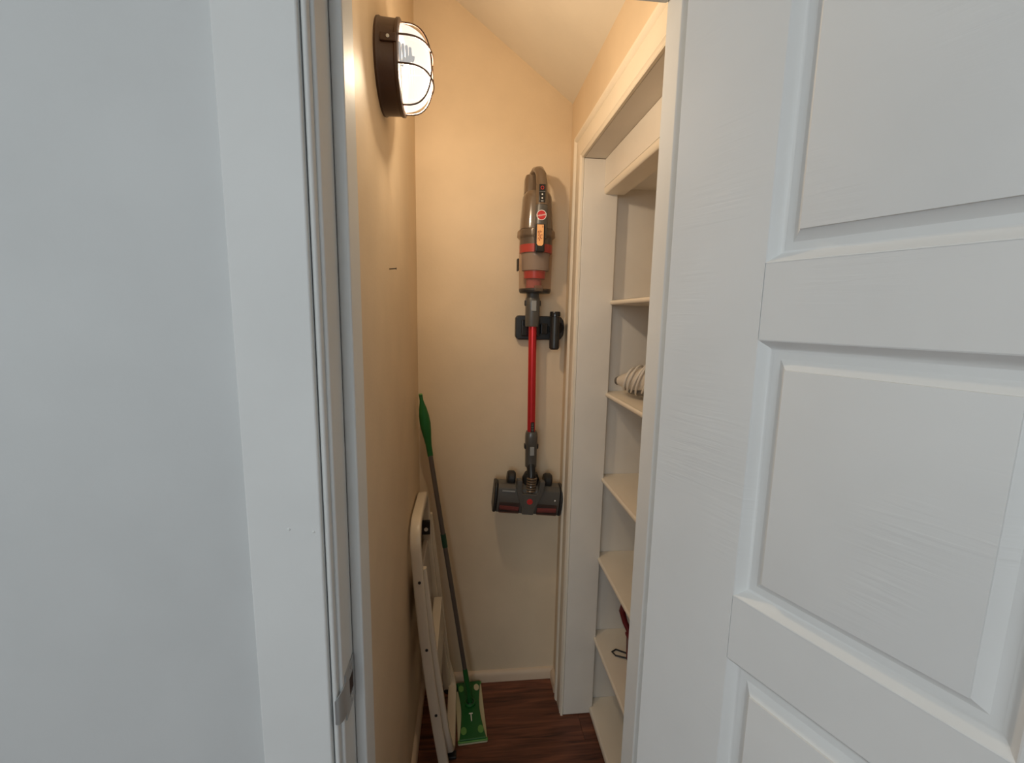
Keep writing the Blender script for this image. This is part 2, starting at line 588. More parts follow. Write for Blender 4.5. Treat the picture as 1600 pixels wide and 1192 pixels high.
# ------------------------------------------------------------------ door_1: raised-panel door standing open
DW, DT, DH = 0.452, 0.0375, 1.838
dang = math.atan2(-0.918, 0.396)
dr = root('door_1', (0.2569, 0.5545, 0.006), 'white raised-panel door standing open at the right', 'door', kind='structure', rotz=dang)
# local frame: x along the leaf from the hinge, y>0 towards the back of the leaf (away from viewer), z up; visible face at y=0
ST = 0.1235
PL, PR = ST, DW - ST + 0.0
PR = 0.347
panels = [(1.452, 1.744), (1.0805, 1.374), (0.708, 1.002), (0.236, 0.630)]


def leaf(m):
    return m
B(0, ST, 0, DT, 0, DH).build('stile', 'door_white', dr)
B(PR, DW, 0, DT, 0, DH).build('stile', 'door_white', dr)
zs = [0.0] + [v for p in sorted(panels) for v in p] + [DH]
for i in range(0, len(zs), 2):
    B(ST + 0.0004, PR - 0.0004, 0.0003, DT - 0.0003, zs[i], zs[i + 1]).build('rail', 'door_white', dr)


def ring(x0, x1, z0, z1, y, ins):
    return [(x0 + ins, y, z0 + ins), (x1 - ins, y, z0 + ins), (x1 - ins, y, z1 - ins), (x0 + ins, y, z1 - ins)]


for (z0, z1) in panels:
    # sticking: moulded frame that steps down from the face into the groove, both sides of the leaf
    for side in (0, 1):
        def Y(d):
            return d if side == 0 else DT - d
        st = MB()
        prof = [(0.0, 0.0), (0.0012, 0.0004), (0.0035, 0.0030), (0.0060, 0.0066), (0.0085, 0.0094), (0.0105, 0.0110), (0.0120, 0.0114)]
        st.loft([ring(PL, PR, z0, z1, Y(d), i) for i, d in prof], caps=False)
        st.build('sticking', 'door_white', dr, angle=25)
    # raised panel: flat groove, cove up to a raised field
    pn = MB()
    prof = [(0.002, DT / 2), (0.0105, 0.0116), (0.0120, 0.0115), (0.0195, 0.0114), (0.0215, 0.0104), (0.0285, 0.0042), (0.0293, 0.0038), (0.0297, 0.0018), (0.0312, 0.0015)]
    rr = [ring(PL, PR, z0, z1, d, i) for i, d in prof]
    rb = [ring(PL, PR, z0, z1, DT - d, i) for i, d in prof]
    n = len(rr)
    pn.loft(list(reversed(rr)) + rb[1:], caps=True)
    pn.build('panel', 'door_white', dr, angle=25)
# knob on the free edge (both sides)
for s in (-1, 1):
    yo = 0.0 if s < 0 else DT
    prof = [(0.026, 0.0), (0.026, 0.004), (0.012, 0.008), (0.010, 0.022), (0.018, 0.030), (0.026, 0.042), (0.024, 0.054), (0.012, 0.060), (0.0, 0.061)]
    kb = MB().lathe([(r, s * h) for r, h in prof], (DW - 0.055, yo, 0.866), 'y', 24)
    kb.build('knob', 'brass', dr)
for zz in (0.22, 0.93, 1.62):
    hg = MB().tube([(-0.004, DT + 0.004, zz - 0.04), (-0.004, DT + 0.004, zz + 0.04)], 0.0045, 12)
    hg.build('hinge', 'steel', dr)

# ------------------------------------------------------------------ trim_2: niche casing, jambs, fascia
t2 = root('trim_2', (XR, 1.36, 0), 'cream moulded casing framing the built-in shelf niche', 'trim', kind='structure')
# moulding profile: (distance from inner edge, proud of wall)
MP = [(0.0, 0.0), (0.0, 0.0065), (0.003, 0.0085), (0.006, 0.0065), (0.009, 0.0075), (0.012, 0.0100), (0.016, 0.0085), (0.018, 0.0088),
      (0.058, 0.0098), (0.061, 0.0085), (0.064, 0.0120), (0.070, 0.0150), (0.077, 0.0150), (0.080, 0.0120), (0.080, 0.0)]
IY, IZ = 1.360, 1.863            # inner edges of the opening
# far upright, mitred at the top
rings = [[(XR - p, IY + d, 0.0) for d, p in MP], [(XR - p, IY + d, IZ + d) for d, p in MP]]
MB().loft(rings).build('casing_upright', 'shelf_paint', t2, angle=25)
# head, mitred at the far end
rings = [[(XR - p, IY + d, IZ + d) for d, p in MP], [(XR - p, NY0 - d + 0.045, IZ + d) for d, p in MP]]
MB().loft(rings).build('casing_head', 'shelf_paint', t2, angle=25)
rings = [[(XR - p, NY0 - d + 0.045, IZ + d) for d, p in MP], [(XR - p, NY0 - d + 0.045, 0.0) for d, p in MP]]
MB().loft(rings).build('casing_upright', 'shelf_paint', t2, angle=25)
# jamb boards (far one faces the viewer), with a slightly ragged foot
B(XR + 0.001, 0.4515, IY, NY1 + 0.02, 0.003, IZ - 0.0002).build('jamb_board', 'niche_paint', t2, bevel=0.002)
B(XR + 0.001, 0.4515, NY0 + 0.001, NY0 + 0.044, 0.003, IZ - 0.0002).build('jamb_board', 'niche_paint', t2, bevel=0.002)
B(XR + 0.001, 0.424, NY0 + 0.0445, IY - 0.0002, IZ, IZ + 0.018).build('head_board', 'niche_paint', t2, bevel=0.001)
# fascia board across the top, with rounded lip
B(0.4090, 0.4245, NY0 + 0.0445, IY - 0.0004, 1.782, IZ - 0.0004).build('fascia_board', 'niche_paint', t2, bevel=0.001)
pts = [(0.4085 + 0.012 * (1 - math.cos(math.radians(a))) * 0.6, 1.7805 - 0.017 * math.sin(math.radians(a))) for a in range(0, 91, 15)]
pts += [(0.470, 1.7635), (0.470, 1.7805)]
MB().prism(pts, 'y', NY0 + 0.0445, IY - 0.0004).build('fascia_lip', 'shelf_paint', t2)

# ------------------------------------------------------------------ shelves
shelf_z = [1.453, 1.163, 0.880, 0.600, 0.303, 0.030]
slab = ['empty top shelf of the built-in niche', 'second shelf of the niche, holding the cord-wrapped appliance',
        'empty third shelf of the niche, level with the ladder top', 'empty fourth shelf of the niche, above the dark red tool',
        'fifth shelf of the niche, holding the dark red tool', 'bottom shelf of the niche, resting on the floor']
for z, lab in zip(shelf_z, slab):
    tk = 0.015 if z > 0.1 else 0.0295
    fx = 0.443 if z > 0.1 else 0.440
    base = [(fx + 0.006, NY0 + 0.046), (NX - 0.001, NY0 + 0.046), (NX - 0.001, NY1 - 0.001), (0.453, NY1 - 0.001), (0.453, IY - 0.001), (fx + 0.006, IY - 0.001)]
    s = root('shelf', (0.55, 1.08, z - tk), lab, 'shelf', 'shelves of the built-in niche')
    MB().prism(base, 'z', z - tk, z).build('board', 'shelf_paint', s)
    # rounded nosing strip along the front edge
    m = 0.006
    pts = [(fx + 0.006, z - tk)]
    for k in range(7):
        a = math.radians(-90 + 180 * k / 6)
        pts.append((fx + 0.006 - m * math.cos(a), z - tk / 2 + (tk / 2 - 0.0005) * math.sin(a)))
    pts.append((fx + 0.006, z))
    MB().prism(pts, 'y', NY0 + 0.046, IY - 0.001).build('nosing', 'shelf_paint', s)


# ------------------------------------------------------------------ wall lamp
LC = Vector((XL, 0.955, 1.865))
lamp = root('wall_lamp', LC, 'round dark bronze bulkhead lamp with wire cage, lit, on the left wall', 'lamp')
LR = 0.079
MB().lathe([(LR + 0.001, 0.0), (LR + 0.002, 0.004), (LR, 0.008), (LR - 0.001, 0.034), (LR + 0.001, 0.036), (LR + 0.001, 0.041), (LR - 0.004, 0.043), (LR - 0.008, 0.043),
            (LR - 0.009, 0.030)], LC, 'x', 48, caps=False).build('housing', 'bronze_metal', lamp)
MB().lathe([(LR - 0.009, 0.012), (0.0, 0.012)], LC, 'x', 48, caps=False).build('reflector', 'reflector_dark', lamp)
gp = []
for k in range(13):
    a = math.radians(90 * k / 12)
    gp.append(((LR - 0.0085) * math.cos(a) ** 0.68 if k < 12 else 0.0005, 0.040 + 0.0555 * math.sin(a)))
globe = MB().lathe(gp, LC, 'x', 48, caps=False).build('globe', 'globe_glass', lamp, label='glowing white glass globe')
# cage: two upright and two level wires bowed over the globe
GR, GD = LR - 0.005, 0.058
for axis in (0, 1):
    for s in (-0.30, 0.34):
        c = s * GR
        h = math.sqrt(GR * GR - c * c)
        pth = []
        for k in range(25):
            a = math.pi * k / 24
            u = h * math.cos(a)
            xo = 0.041 + GD * (math.sin(a) ** 0.62) * math.sqrt(max(0, 1 - (s * 0.9) ** 2))
            pth.append(LC + (Vector((xo, c, u)) if axis == 0 else Vector((xo + 0.002, u, c))))
        MB().tube(pth, 0.0018, 8).build('cage_wire', 'bronze_metal', lamp)
lug = B(LC.x + 0.012, LC.x + 0.040, LC.y - LR - 0.004, LC.y - LR + 0.01, LC.z + 0.006, LC.z + 0.020).build('clamp_lug', 'bronze_metal', lamp, bevel=0.002)
MB().lathe([(0.003, 0.001), (0.003, -0.0015), (0.0, -0.002)], (LC.x + 0.026, LC.y - LR - 0.0035, LC.z + 0.013), 'y', 12).build('screw', 'steel', lug)
# coiled bulb inside the globe
coil = []
for k in range(90):
    a = 2 * math.pi * k / 22
    rr_ = 0.018 - 0.010 * k / 90
    coil.append(LC + Vector((0.038 + 0.026 * k / 90, -0.034 + rr_ * math.cos(a), 0.010 + rr_ * math.sin(a))))
MB().tube(coil, 0.0026, 8).build('bulb', 'bulb_glass', lamp)
pl = bpy.data.lights.new('lamp_light', 'POINT')
pl.energy = 26
pl.color = (1.0, 0.80, 0.56)
pl.shadow_soft_size = 0.022
plo = bpy.data.objects.new('lamp_light', pl)
COL.objects.link(plo)
plo.parent = lamp
plo.location = (0.057, 0.010, -0.004)

# ------------------------------------------------------------------ nail in the left wall
nl = root('nail', (XL, 0.997, 1.494), 'small dark nail driven into the left wall below the lamp', 'nail')
MB().tube([(XL - 0.004, 0.997, 1.494), (XL + 0.014, 0.998, 1.4955)], 0.0012, 8).build('shank', 'nail_steel', nl)
MB().lathe([(0.0, 0.0), (0.0022, 0.0), (0.0022, 0.001), (0.0, 0.0012)], (XL + 0.0138, 0.998, 1.4955), 'x', 10).build('head', 'nail_steel', nl)

# ------------------------------------------------------------------ stick vacuum
VX, VY = 0.224, 1.470
vac = root('stick_vacuum', (VX, VY, 0.70), 'red and grey cordless stick vacuum hanging on the back wall', 'vacuum')


def rsec(cx, cy, z, rx, ry, n=28, pw=2.0):
    out = []
    for k in range(n):
        a = 2 * math.pi * k / n
        c, s = math.cos(a), math.sin(a)
        out.append((cx + rx * math.copysign(abs(c) ** (2 / pw), c), cy + ry * math.copysign(abs(s) ** (2 / pw), s), z))
    return out


# motor housing
MB().loft([rsec(VX, VY, z, rx, ry, pw=2.6) for z, rx, ry in ((1.672, .0535, .050), (1.680, .0530, .050), (1.730, .0490, .047), (1.764, .0465, .045), (1.772, .0455, .044), (1.780, .0415, .040), (1.787, .036, .034), (1.789, .028, .028))]
          ).build('motor_housing', 'taupe_plastic', vac, angle=30)
# rear battery post behind the handle
MB().loft([rsec(VX - 0.018, VY + 0.010, z, rx, ry, 20, 3.0) for z, rx, ry in ((1.785, .0235, .026), (1.825, .0225, .025), (1.838, .019, .022), (1.842, .012, .016))]
          ).build('battery_post', 'taupe_plastic', vac, angle=30)
# handle loop
hp = [(VX + 0.007, VY - 0.0535, 1.738), (VX + 0.007, VY - 0.052, 1.760), (VX + 0.007, VY - 0.048, 1.800), (VX + 0.005, VY - 0.040, 1.830),
      (VX + 0.001, VY - 0.024, 1.848), (VX - 0.004, VY - 0.006, 1.852), (VX - 0.010, VY + 0.008, 1.842), (VX - 0.014, VY + 0.012, 1.824)]
hw = [(.0186, .012), (.0182, .012), (.0175, .013), (.0170, .013), (.0165, .012), (.0160, .012), (.0155, .011), (.015, .010)]
MB().tube(hp, hw, 20, up=(1, 0, 0)).build('handle', 'taupe_plastic', vac, angle=40)
MB().tube([(VX + 0.004, VY - 0.055, 1.640), (VX + 0.005, VY - 0.056, 1.680), (VX + 0.006, VY - 0.0545, 1.715), (VX + 0.007, VY - 0.0537, 1.7375)], [(.0195, .012), (.0195, .012), (.0192, .012), (.0186, .012)], 20, up=(1, 0, 0)).build('front_strip', 'grey_plastic', vac, angle=40)
FY = VY - 0.0665
cp = B(VX - 0.004, VX + 0.016, FY + 0.0012, FY + 0.008, 1.743, 1.797).build('control_panel', 'black_gloss', vac, bevel=0.002)
MB().lathe([(0.0052, 0.0), (0.0052, -0.0005), (0.0036, -0.0005), (0.0036, 0.0)], (VX + 0.006, FY + 0.001, 1.786), 'y', 20, caps=False).build('power_button', 'red_plastic', cp)
for dz in (1.767, 1.756):
    MB().lathe([(0.0022, 0.0), (0.0022, -0.0008), (0.0, -0.0008)], (VX + 0.006, FY + 0.0013, dz), 'y', 12).build('button', 'white_mark', cp)
B(VX - 0.003, VX + 0.015, FY + 0.0006, FY + 0.0014, 1.7745, 1.7755).build('divider', 'button_grey', cp)
B(VX + 0.002, VX + 0.010, FY + 0.0006, FY + 0.0014, 1.746, 1.7495).build('button', 'button_grey', cp)
# round red badge with script lettering
LY = VY - 0.0685
bd = MB().lathe([(0.0150, 0.004), (0.0150, 0.0), (0.0134, 0.0)], (VX + 0.005, LY, 1.706), 'y', 32, caps=False).build('badge_ring', 'white_mark', vac)
bdd = MB().lathe([(0.0136, 0.004), (0.0134, 0.0004), (0.0, 0.0004)], (VX + 0.005, LY, 1.706), 'y', 32, caps=False).build('badge', 'red_plastic', vac)
text_part('Hoover', 0.0092, (VX + 0.005, LY - 0.0001, 1.706), 'badge_lettering', 'white_mark', bdd, shear=0.45, rot=(math.pi / 2, math.radians(-14), 0))
# orange sticker on the dark latch
lt = B(VX - 0.013, VX + 0.017, VY - 0.0725, VY - 0.045, 1.596, 1.680).build('latch', 'black_gloss', vac, bevel=0.004)
sk = MB().prism([(VX - 0.0085, 1.677), (VX - 0.0085, 1.621), (VX - 0.0065, 1.617), (VX - 0.003, 1.6145), (VX + 0.0065, 1.6145), (VX + 0.010, 1.617), (VX + 0.012, 1.621), (VX + 0.012, 1.677)], 'y', VY - 0.0733, VY - 0.0722
           ).build('sticker', 'orange_sticker', lt)
random.seed(3)
for (sx, sz, n_) in ((0.000, 1.655, 9), (0.002, 1.645, 7), (0.001, 1.635, 8)):
    pp = []
    for k in range(n_ * 4):
        t = k / (n_ * 4 - 1)
        pp.append((VX + sx - 0.006 + 0.013 * t, VY - 0.0735, sz + 0.006 * math.sin(t * n_ * 1.7) * (0.5 + 0.5 * math.sin(t * 5)) + 0.004 * (t - .5)))
    MB().tube(pp, 0.0006, 5).build('scrawl', 'sticker_ink', sk)
B(VX + 0.008, VX + 0.010, VY - 0.0737, VY - 0.073, 1.668, 1.674).build('print_mark', 'sticker_ink', sk)
# clear lip, filter head, red band
MB().lathe([(.055, 1.672), (.0605, 1.666), (.0615, 1.650), (.056, 1.645), (.0535, 1.645)], (VX, VY, 0), 'z', 40, caps=False).build('bin_lip', 'clear_lip', vac)
MB().lathe([(.0, 1.671), (.050, 1.671), (.0515, 1.650), (.0515, 1.6245), (.0, 1.6245)], (VX, VY, 0), 'z', 40, caps=False).build('filter_housing', 'grey_plastic', vac)
MB().lathe([(.0, 1.6243), (.0525, 1.6243), (.0525, 1.5995), (.0, 1.5995)], (VX, VY, 0), 'z', 40, caps=False).build('red_band', 'red_plastic', vac, label='bright red band')
MB().lathe([(.0535, 1.645), (.0540, 1.595), (.0545, 1.590), (.0535, 1.586), (.0525, 1.484), (.0500, 1.478)], (VX, VY, 0), 'z', 40, caps=False).build('dust_bin', 'clear_bin', vac, label='clear plastic dust bin')
MB().lathe([(.0, 1.5990), (.046, 1.5990), (.044, 1.545), (.0, 1.545)], (VX, VY, 0), 'z', 28, caps=False).build('filter_cone', 'filter_grey', vac)
MB().lathe([(.0, 1.5445), (.036, 1.5445), (.034, 1.520), (.0, 1.520)], (VX - 0.002, VY, 0), 'z', 28, caps=False).build('cyclone_ring', 'red_plastic', vac)
MB().lathe([(.0, 1.5195), (.024, 1.5195), (.026, 1.490), (.0, 1.490)], (VX - 0.004, VY, 0), 'z', 28, caps=False).build('cyclone_core', 'brush_red', vac)
MB().lathe([(.0, 1.4875), (.0515, 1.4875), (.0520, 1.4805), (.049, 1.4740), (.0, 1.4735)], (VX, VY, 0), 'z', 40, caps=False).build('bin_base', 'black_plastic', vac)
B(VX - 0.010, VX + 0.018, VY - 0.0605, VY - 0.048, 1.477, 1.496).build('bin_catch', 'clear_lip', vac, bevel=0.003)
B(VX - 0.0605, VX - 0.0545, VY - 0.012, VY + 0.012, 1.543, 1.583).build('side_latch', 'black_plastic', vac, bevel=0.003)
# connector, wand, lower connector
MB().loft([rsec(VX - 0.006, VY, z, r, r, 28, 2.4) for z, r in ((1.366, .0225), (1.371, .0235), (1.435, .0238), (1.455, .0240), (1.462, .021), (1.4735, .0205))]).build('connector', 'grey_plastic', vac)
B(VX - 0.0325, VX + 0.0205, VY - 0.010, VY + 0.012, 1.432, 1.452).build('release_collar', 'black_plastic', vac, bevel=0.004)
B(VX - 0.0125, VX + 0.0035, VY - 0.0262, VY - 0.018, 1.416, 1.450).build('release_button', 'button_grey', vac, bevel=0.002)
MB().tube([(VX - 0.004, VY, 1.372), (VX + 0.000, VY, 0.995)], 0.0135, 28).build('wand', 'red_metal', vac, label='red metallic wand')
wl_ = B(VX - 0.004, VX + 0.0075, VY - 0.0145, VY - 0.009, 1.008, 1.044).build('wand_label', 'black_gloss', vac)
for k in range(5):
    B(VX - 0.002, VX + 0.0055, VY - 0.0148, VY - 0.0143, 1.014 + k * 0.006, 1.0150 + k * 0.006).build('print_line', 'button_grey', wl_)
MB().loft([rsec(VX + 0.001, VY, z, r, r, 28, 2.4) for z, r in ((0.885, .0195), (0.960, .0205), (0.962, .0215), (0.990, .0215), (1.003, .0205), (1.010, .0175))]).build('lower_connector', 'grey_plastic', vac)
B(VX - 0.0235, VX + 0.0255, VY - 0.008, VY + 0.010, 0.948, 0.966).build('release_collar', 'black_plastic', vac, bevel=0.003)
B(VX - 0.006, VX + 0.009, VY - 0.0232, VY - 0.016, 0.929, 0.960).build('release_button', 'button_grey', vac, bevel=0.0015)
# floor head, hanging and tipped a little
HC = Vector((VX - 0.010, VY - 0.008, 0.775))
tip = math.radians(5.5)


def hd(p):
    x, y, z = p
    return (HC.x + x * math.cos(tip) + z * math.sin(tip), HC.y + y, HC.z - x * math.sin(tip) + z * math.cos(tip))


def hmap(mb):
    mb.v = [hd(p) for p in mb.v]
    return mb


prof = [(0.040, -0.046), (0.040, 0.044), (0.012, 0.054), (-0.020, 0.052), (-0.034, 0.040), (-0.040, 0.010), (-0.040, -0.020), (-0.032, -0.046), (-0.015, -0.053)]
hb = hmap(MB().prism(prof, 'x', -0.108, 0.108)).build('floor_head', 'grey_plastic', vac, bevel=0.004)
for s in (-1, 1):
    pe = [(y_ * 1.03, z_ * 1.03) for y_, z_ in prof]
    hmap(MB().prism(pe, 'x', s * 0.1082, s * 0.119)).build('end_cap', 'black_plastic', hb, bevel=0.005)
    hmap(B(min(s * 0.030, s * 0.100), max(s * 0.030, s * 0.100), -0.0445, -0.037, -0.044, -0.006)).build('brush_window', 'brush_window', hb, bevel=0.003, label='smoky window over the red brush')
    hmap(MB().tube([(s * 0.032, -0.0292, -0.027), (s * 0.098, -0.0292, -0.024)], 0.013, 10)).build('brush_roll', 'brush_red', hb)
    # wheel
    wh = MB().lathe([(0.004, -0.015), (0.020, -0.014), (0.0245, -0.008), (0.0245, 0.008), (0.020, 0.014), (0.004, 0.015)], (0, 0, 0), 'x', 28)
    wh.v = [(p[0] + s * 0.064, p[1] + 0.004, p[2] + 0.066) for p in wh.v]
    hmap(wh).build('wheel', 'black_plastic', vac)
    # yoke arm
    arm = MB().loft([[(s * a0, -0.047, zz), (s * a1, -0.047, zz), (s * a1, -0.020, zz), (s * a0, -0.020, zz)] for a0, a1, zz in ((0.030, 0.048, 0.076), (0.028, 0.047, 0.040), (0.012, 0.036, 0.008), (0.0, 0.024, -0.020), (0.0, 0.020, -0.044))])
    hmap(arm).build('yoke_arm', 'grey_plastic', vac, bevel=0.003)
hmap(MB().loft([[(-x_, -0.0478, zz), (x_, -0.0478, zz), (x_, -0.030, zz), (-x_, -0.030, zz)] for x_, zz in ((0.028, 0.030), (0.024, 0.010), (0.018, -0.020), (0.016, -0.043))])).build('yoke_plate', 'grey_plastic', vac, bevel=0.003)
bd2 = hmap(MB().lathe([(0.0102, 0.003), (0.0100, -0.0006), (0.0, -0.0008)], (0.002, -0.0482, 0.004), 'y', 24, caps=False)).build('head_badge', 'red_plastic', vac, label='small round red badge')
hmap(MB().tube([(-0.004, -0.0492, 0.000), (0.001, -0.0494, 0.006), (0.004, -0.0494, 0.002), (0.008, -0.0492, 0.008)], 0.0009, 6)).build('badge_mark', 'sticker_ink', bd2)
hmap(B(-0.094, -0.050, -0.0406, -0.039, 0.031, 0.036)).build('head_print', 'button_grey', hb)
hmap(B(0.088, 0.092, -0.0406, -0.039, 0.008, 0.013)).build('head_print', 'white_mark', hb)
hmap(MB().lathe([(0.028, -0.016), (0.030, 0.0), (0.022, 0.020)], (0.004, 0.0, 0.070), 'z', 24)).build('swivel_socket', 'black_plastic', vac)
# ribbed swivel hose
sprg = []
for k in range(120):
    a = 2 * math.pi * k / 20
    sprg.append(hd((0.004 + 0.015 * math.cos(a), -0.026 + 0.015 * math.sin(a), 0.030 + 0.052 * k / 120)))
MB().tube(sprg, 0.0034, 8).build('swivel_hose', 'taupe_plastic', vac)
MB().tube([hd((0.004, -0.026, 0.028)), hd((0.002, -0.018, 0.088)), (VX + 0.001, VY, 0.900)], [0.013, 0.013, 0.017], 16).build('swivel_core', 'black_plastic', vac)

# ------------------------------------------------------------------ wall mount and crevice tool
mt = root('wall_mount', (0.253, YB, 1.36), 'black plastic wall bracket holding the stick vacuum', 'bracket')
oct_ = [(0.168, 1.330), (0.176, 1.320), (0.322, 1.320), (0.334, 1.336), (0.337, 1.362), (0.333, 1.388), (0.322, 1.400), (0.176, 1.402), (0.168, 1.394)]
MB().prism(oct_, 'y', 1.512, YB - 0.0003).build('back_plate', 'black_plastic', mt, bevel=0.004)
B(0.186, 0.250, 1.4985, 1.5118, 1.332, 1.388).build('cradle', 'black_gloss', mt, bevel=0.004)
B(0.252, 0.276, 1.492, 1.5118, 1.340, 1.376).build('tool_peg_block', 'black_gloss', mt, bevel=0.003)
B(0.281, 0.309, 1.4865, 1.5118, 1.345, 1.368).build('tool_holder', 'black_plastic', mt, bevel=0.003)
MB().lathe([(0.020, -0.004), (0.020, 0.0), (0.0, 0.0)], (0.312, 1.5115, 1.362), 'y', 24).build('rosette', 'black_gloss', mt)
cv = root('crevice_tool', (0.293, 1.464, 1.29), 'black tubular crevice tool clipped to the right of the wall bracket', 'vacuum tool')
MB().loft([rsec(0.293, 1.464, z, rx, ry, 24) for z, rx, ry in ((1.291, .0125, .0125), (1.296, .0165, .0165), (1.330, .0168, .0168), (1.334, .0155, .0155), (1.400, .0160, .0160))]).build('nozzle', 'black_plastic', cv)
MB().lathe([(.0163, 1.4003), (.0178, 1.4008), (.0178, 1.412), (.0160, 1.416), (.0125, 1.416), (.012, 1.405)], (0.293, 1.464, 0), 'z', 24, caps=False).build('collar', 'black_gloss', cv)

# ------------------------------------------------------------------ floor mop
mop = root('floor_mop', (0.018, 1.400, 0.0), 'green floor mop with grey pole leaning in the left back corner', 'mop')
yaw = math.radians(3.5)


def mm(x, y, z):
    return (0.0195 + x * math.cos(yaw) - y * math.sin(yaw), 1.398 + x * math.sin(yaw) + y * math.cos(yaw), z)


def mmap(mb):
    mb.v = [mm(*p) for p in mb.v]
    return mb


HL, HWd = 0.119, 0.0490
mmap(B(-HWd, HWd, -HL, HL, 0.0003, 0.008)).build('cleaning_pad', 'mop_pad', mop, bevel=0.003, label='cream cleaning cloth')
outl = []
N = 16
for k in range(N + 1):
    t = -1 + 2 * k / N
    outl.append((HWd * (0.66 + 0.26 * abs(t) ** 1.6), HL * 0.985 * t))
for k in range(N + 1):
    t = 1 - 2 * k / N
    outl.append((-HWd * (0.66 + 0.26 * abs(t) ** 1.6), HL * 0.985 * t))
mmap(MB().prism(outl, 'z', 0.0082, 0.020)).build('head_plate', 'mop_green', mop, bevel=0.003)
for sy in (-1, 1):
    mmap(B(-HWd * 1.01, HWd * 1.01, sy * HL - 0.009 if sy > 0 else -HL - 0.001, sy * HL + 0.001 if sy > 0 else -HL + 0.009, 0.0083, 0.0145)).build('pad_fold', 'mop_light_green', mop, bevel=0.002)
    for sx in (-1, 1):
        gp_ = MB().lathe([(0.0, 0.0), (0.0115, 0.0), (0.0115, 0.0015), (0.0, 0.002)], (0, 0, 0), 'z', 18)
        gp_.v = [(p[0] * 0.85 + sx * 0.0285, p[1] * 1.25 + sy * 0.086, p[2] + 0.0201) for p in gp_.v]
        mmap(gp_).build('gripper', 'mop_light_green' if not (sx > 0 and sy > 0) else 'mop_pad', mop)
hub = mmap(MB().lathe([(0.0200, 0.0202), (0.0200, 0.026), (0.0165, 0.029), (0.0150, 0.029), (0.0, 0.028)], (0, 0.020, 0), 'z', 28)).build('swivel_hub', 'mop_green', mop)
mmap(MB().lathe([(0.0110, 0.0285), (0.0125, 0.0305), (0.0140, 0.0285)], (0, 0.020, 0), 'z', 24, caps=False)).build('hub_ring', 'black_plastic', hub)
mmap(B(-0.0012, 0.0022, -0.052, -0.020, 0.0200, 0.0207)).build('arrow_mark', 'white_mark', mop)
mmap(B(-0.0065, 0.0065, -0.024, -0.0195, 0.0200, 0.0206)).build('arrow_mark', 'white_mark', mop)
PB = Vector(mm(0, 0.020, 0.030))
PT = Vector((-0.146, 1.448, 1.140))
ax = (PT - PB).normalized()
Ltot = (PT - PB).length


def pp(d, dx=0.0):
    return PB + ax * d


MB().tube([PB - Vector((0, 0, .004)), pp(0.020), pp(0.05), pp(0.115), pp(0.130)], [(.011, .009), (.012, .010), (.0105, .0095), (.0095, .009), (.008, .008)], 16).build('lower_neck', 'mop_green', mop)
segs = [0.128, 0.345, 0.575, Ltot - 0.20]
MB().tube([pp(segs[0]), pp(0.368)], 0.0078, 16).build('pole_section', 'mop_pole', mop)
MB().tube([pp(0.3683), pp(0.592)], 0.0080, 16).build('pole_section', 'mop_pole', mop)
MB().tube([pp(0.5923), pp(0.640)], 0.0090, 16).build('pole_joint', 'mop_dark_green', mop)
MB().tube([pp(0.6403), pp(Ltot - 0.205)], 0.0080, 16).build('pole_section', 'mop_pole', mop)
g = [(Ltot - 0.207, .0092), (Ltot - 0.17, .0100), (Ltot - 0.145, .0125), (Ltot - 0.12, .0160), (Ltot - 0.095, .0178), (Ltot - 0.07, .0165), (Ltot - 0.045, .0125), (Ltot - 0.028, .0080), (Ltot - 0.018, .0060), (Ltot, .0060)]
MB().tube([pp(d) for d, r in g], [(r, r * 0.75) for d, r in g], 20, up=(1, 0.2, 0)).build('grip', 'mop_green', mop)
MB().tube([pp(Ltot + 0.0003), pp(Ltot + 0.004)], [0.0066, 0.005], 16).build('hang_cap', 'mop_light_green', mop)

# ------------------------------------------------------------------ folding step ladder, closed, against the left wall
lad = root('step_ladder', (-0.09, 1.36, 0), 'white metal folding step ladder, closed, leaning on the left wall', 'step ladder')
YN, YF = 1.205, 1.500


def lx(z):            # rail centre line: leaning, bowed slightly towards the wall
    return -0.061 - 0.122 * (z / 0.8) + 0.040 * (z / 0.8) ** 2.2


def rail_pt(y, z, dx=0.0):
    return Vector((lx(z) + dx, y, z))


zt = 0.800
R_ = 0.070
path = [rail_pt(YN, z) for z in (0.014, 0.15, 0.30, 0.45, 0.60, zt - R_)]
for k in range(1, 9):
    a = math.radians(90 * k / 8)
    path.append(rail_pt(YN + R_ - R_ * math.cos(a), zt - R_ + R_ * math.sin(a)))
for k in range(0, 9):
    a = math.radians(90 * k / 8)
    path.append(rail_pt(YF - R_ + R_ * math.sin(a), zt - R_ + R_ * math.cos(a)))
path += [rail_pt(YF, z) for z in (0.60, 0.45, 0.30, 0.15, 0.014)]
fr_ = MB().tube(path, 0.01, 24, up=(1, 0, 0.1), flat=(0.0155, 0.011), pw=4.5).build('front_frame', 'ladder_white', lad, angle=60)
for zz in (0.205, 0.425, 0.640):
    MB().lathe([(0.0045, 0.0), (0.0042, -0.002), (0.0, -0.003)], (lx(zz) + 0.004, YN - 0.0112, zz), 'y', 12).build('rivet', 'black_plastic', fr_)
for yy in (YN, YF):
    MB().lathe([(0.0165, 0.0005), (0.0165, 0.013), (0.0150, 0.016)], (lx(0.008), yy, 0.0), 'z', 16).build('foot', 'black_plastic', lad)
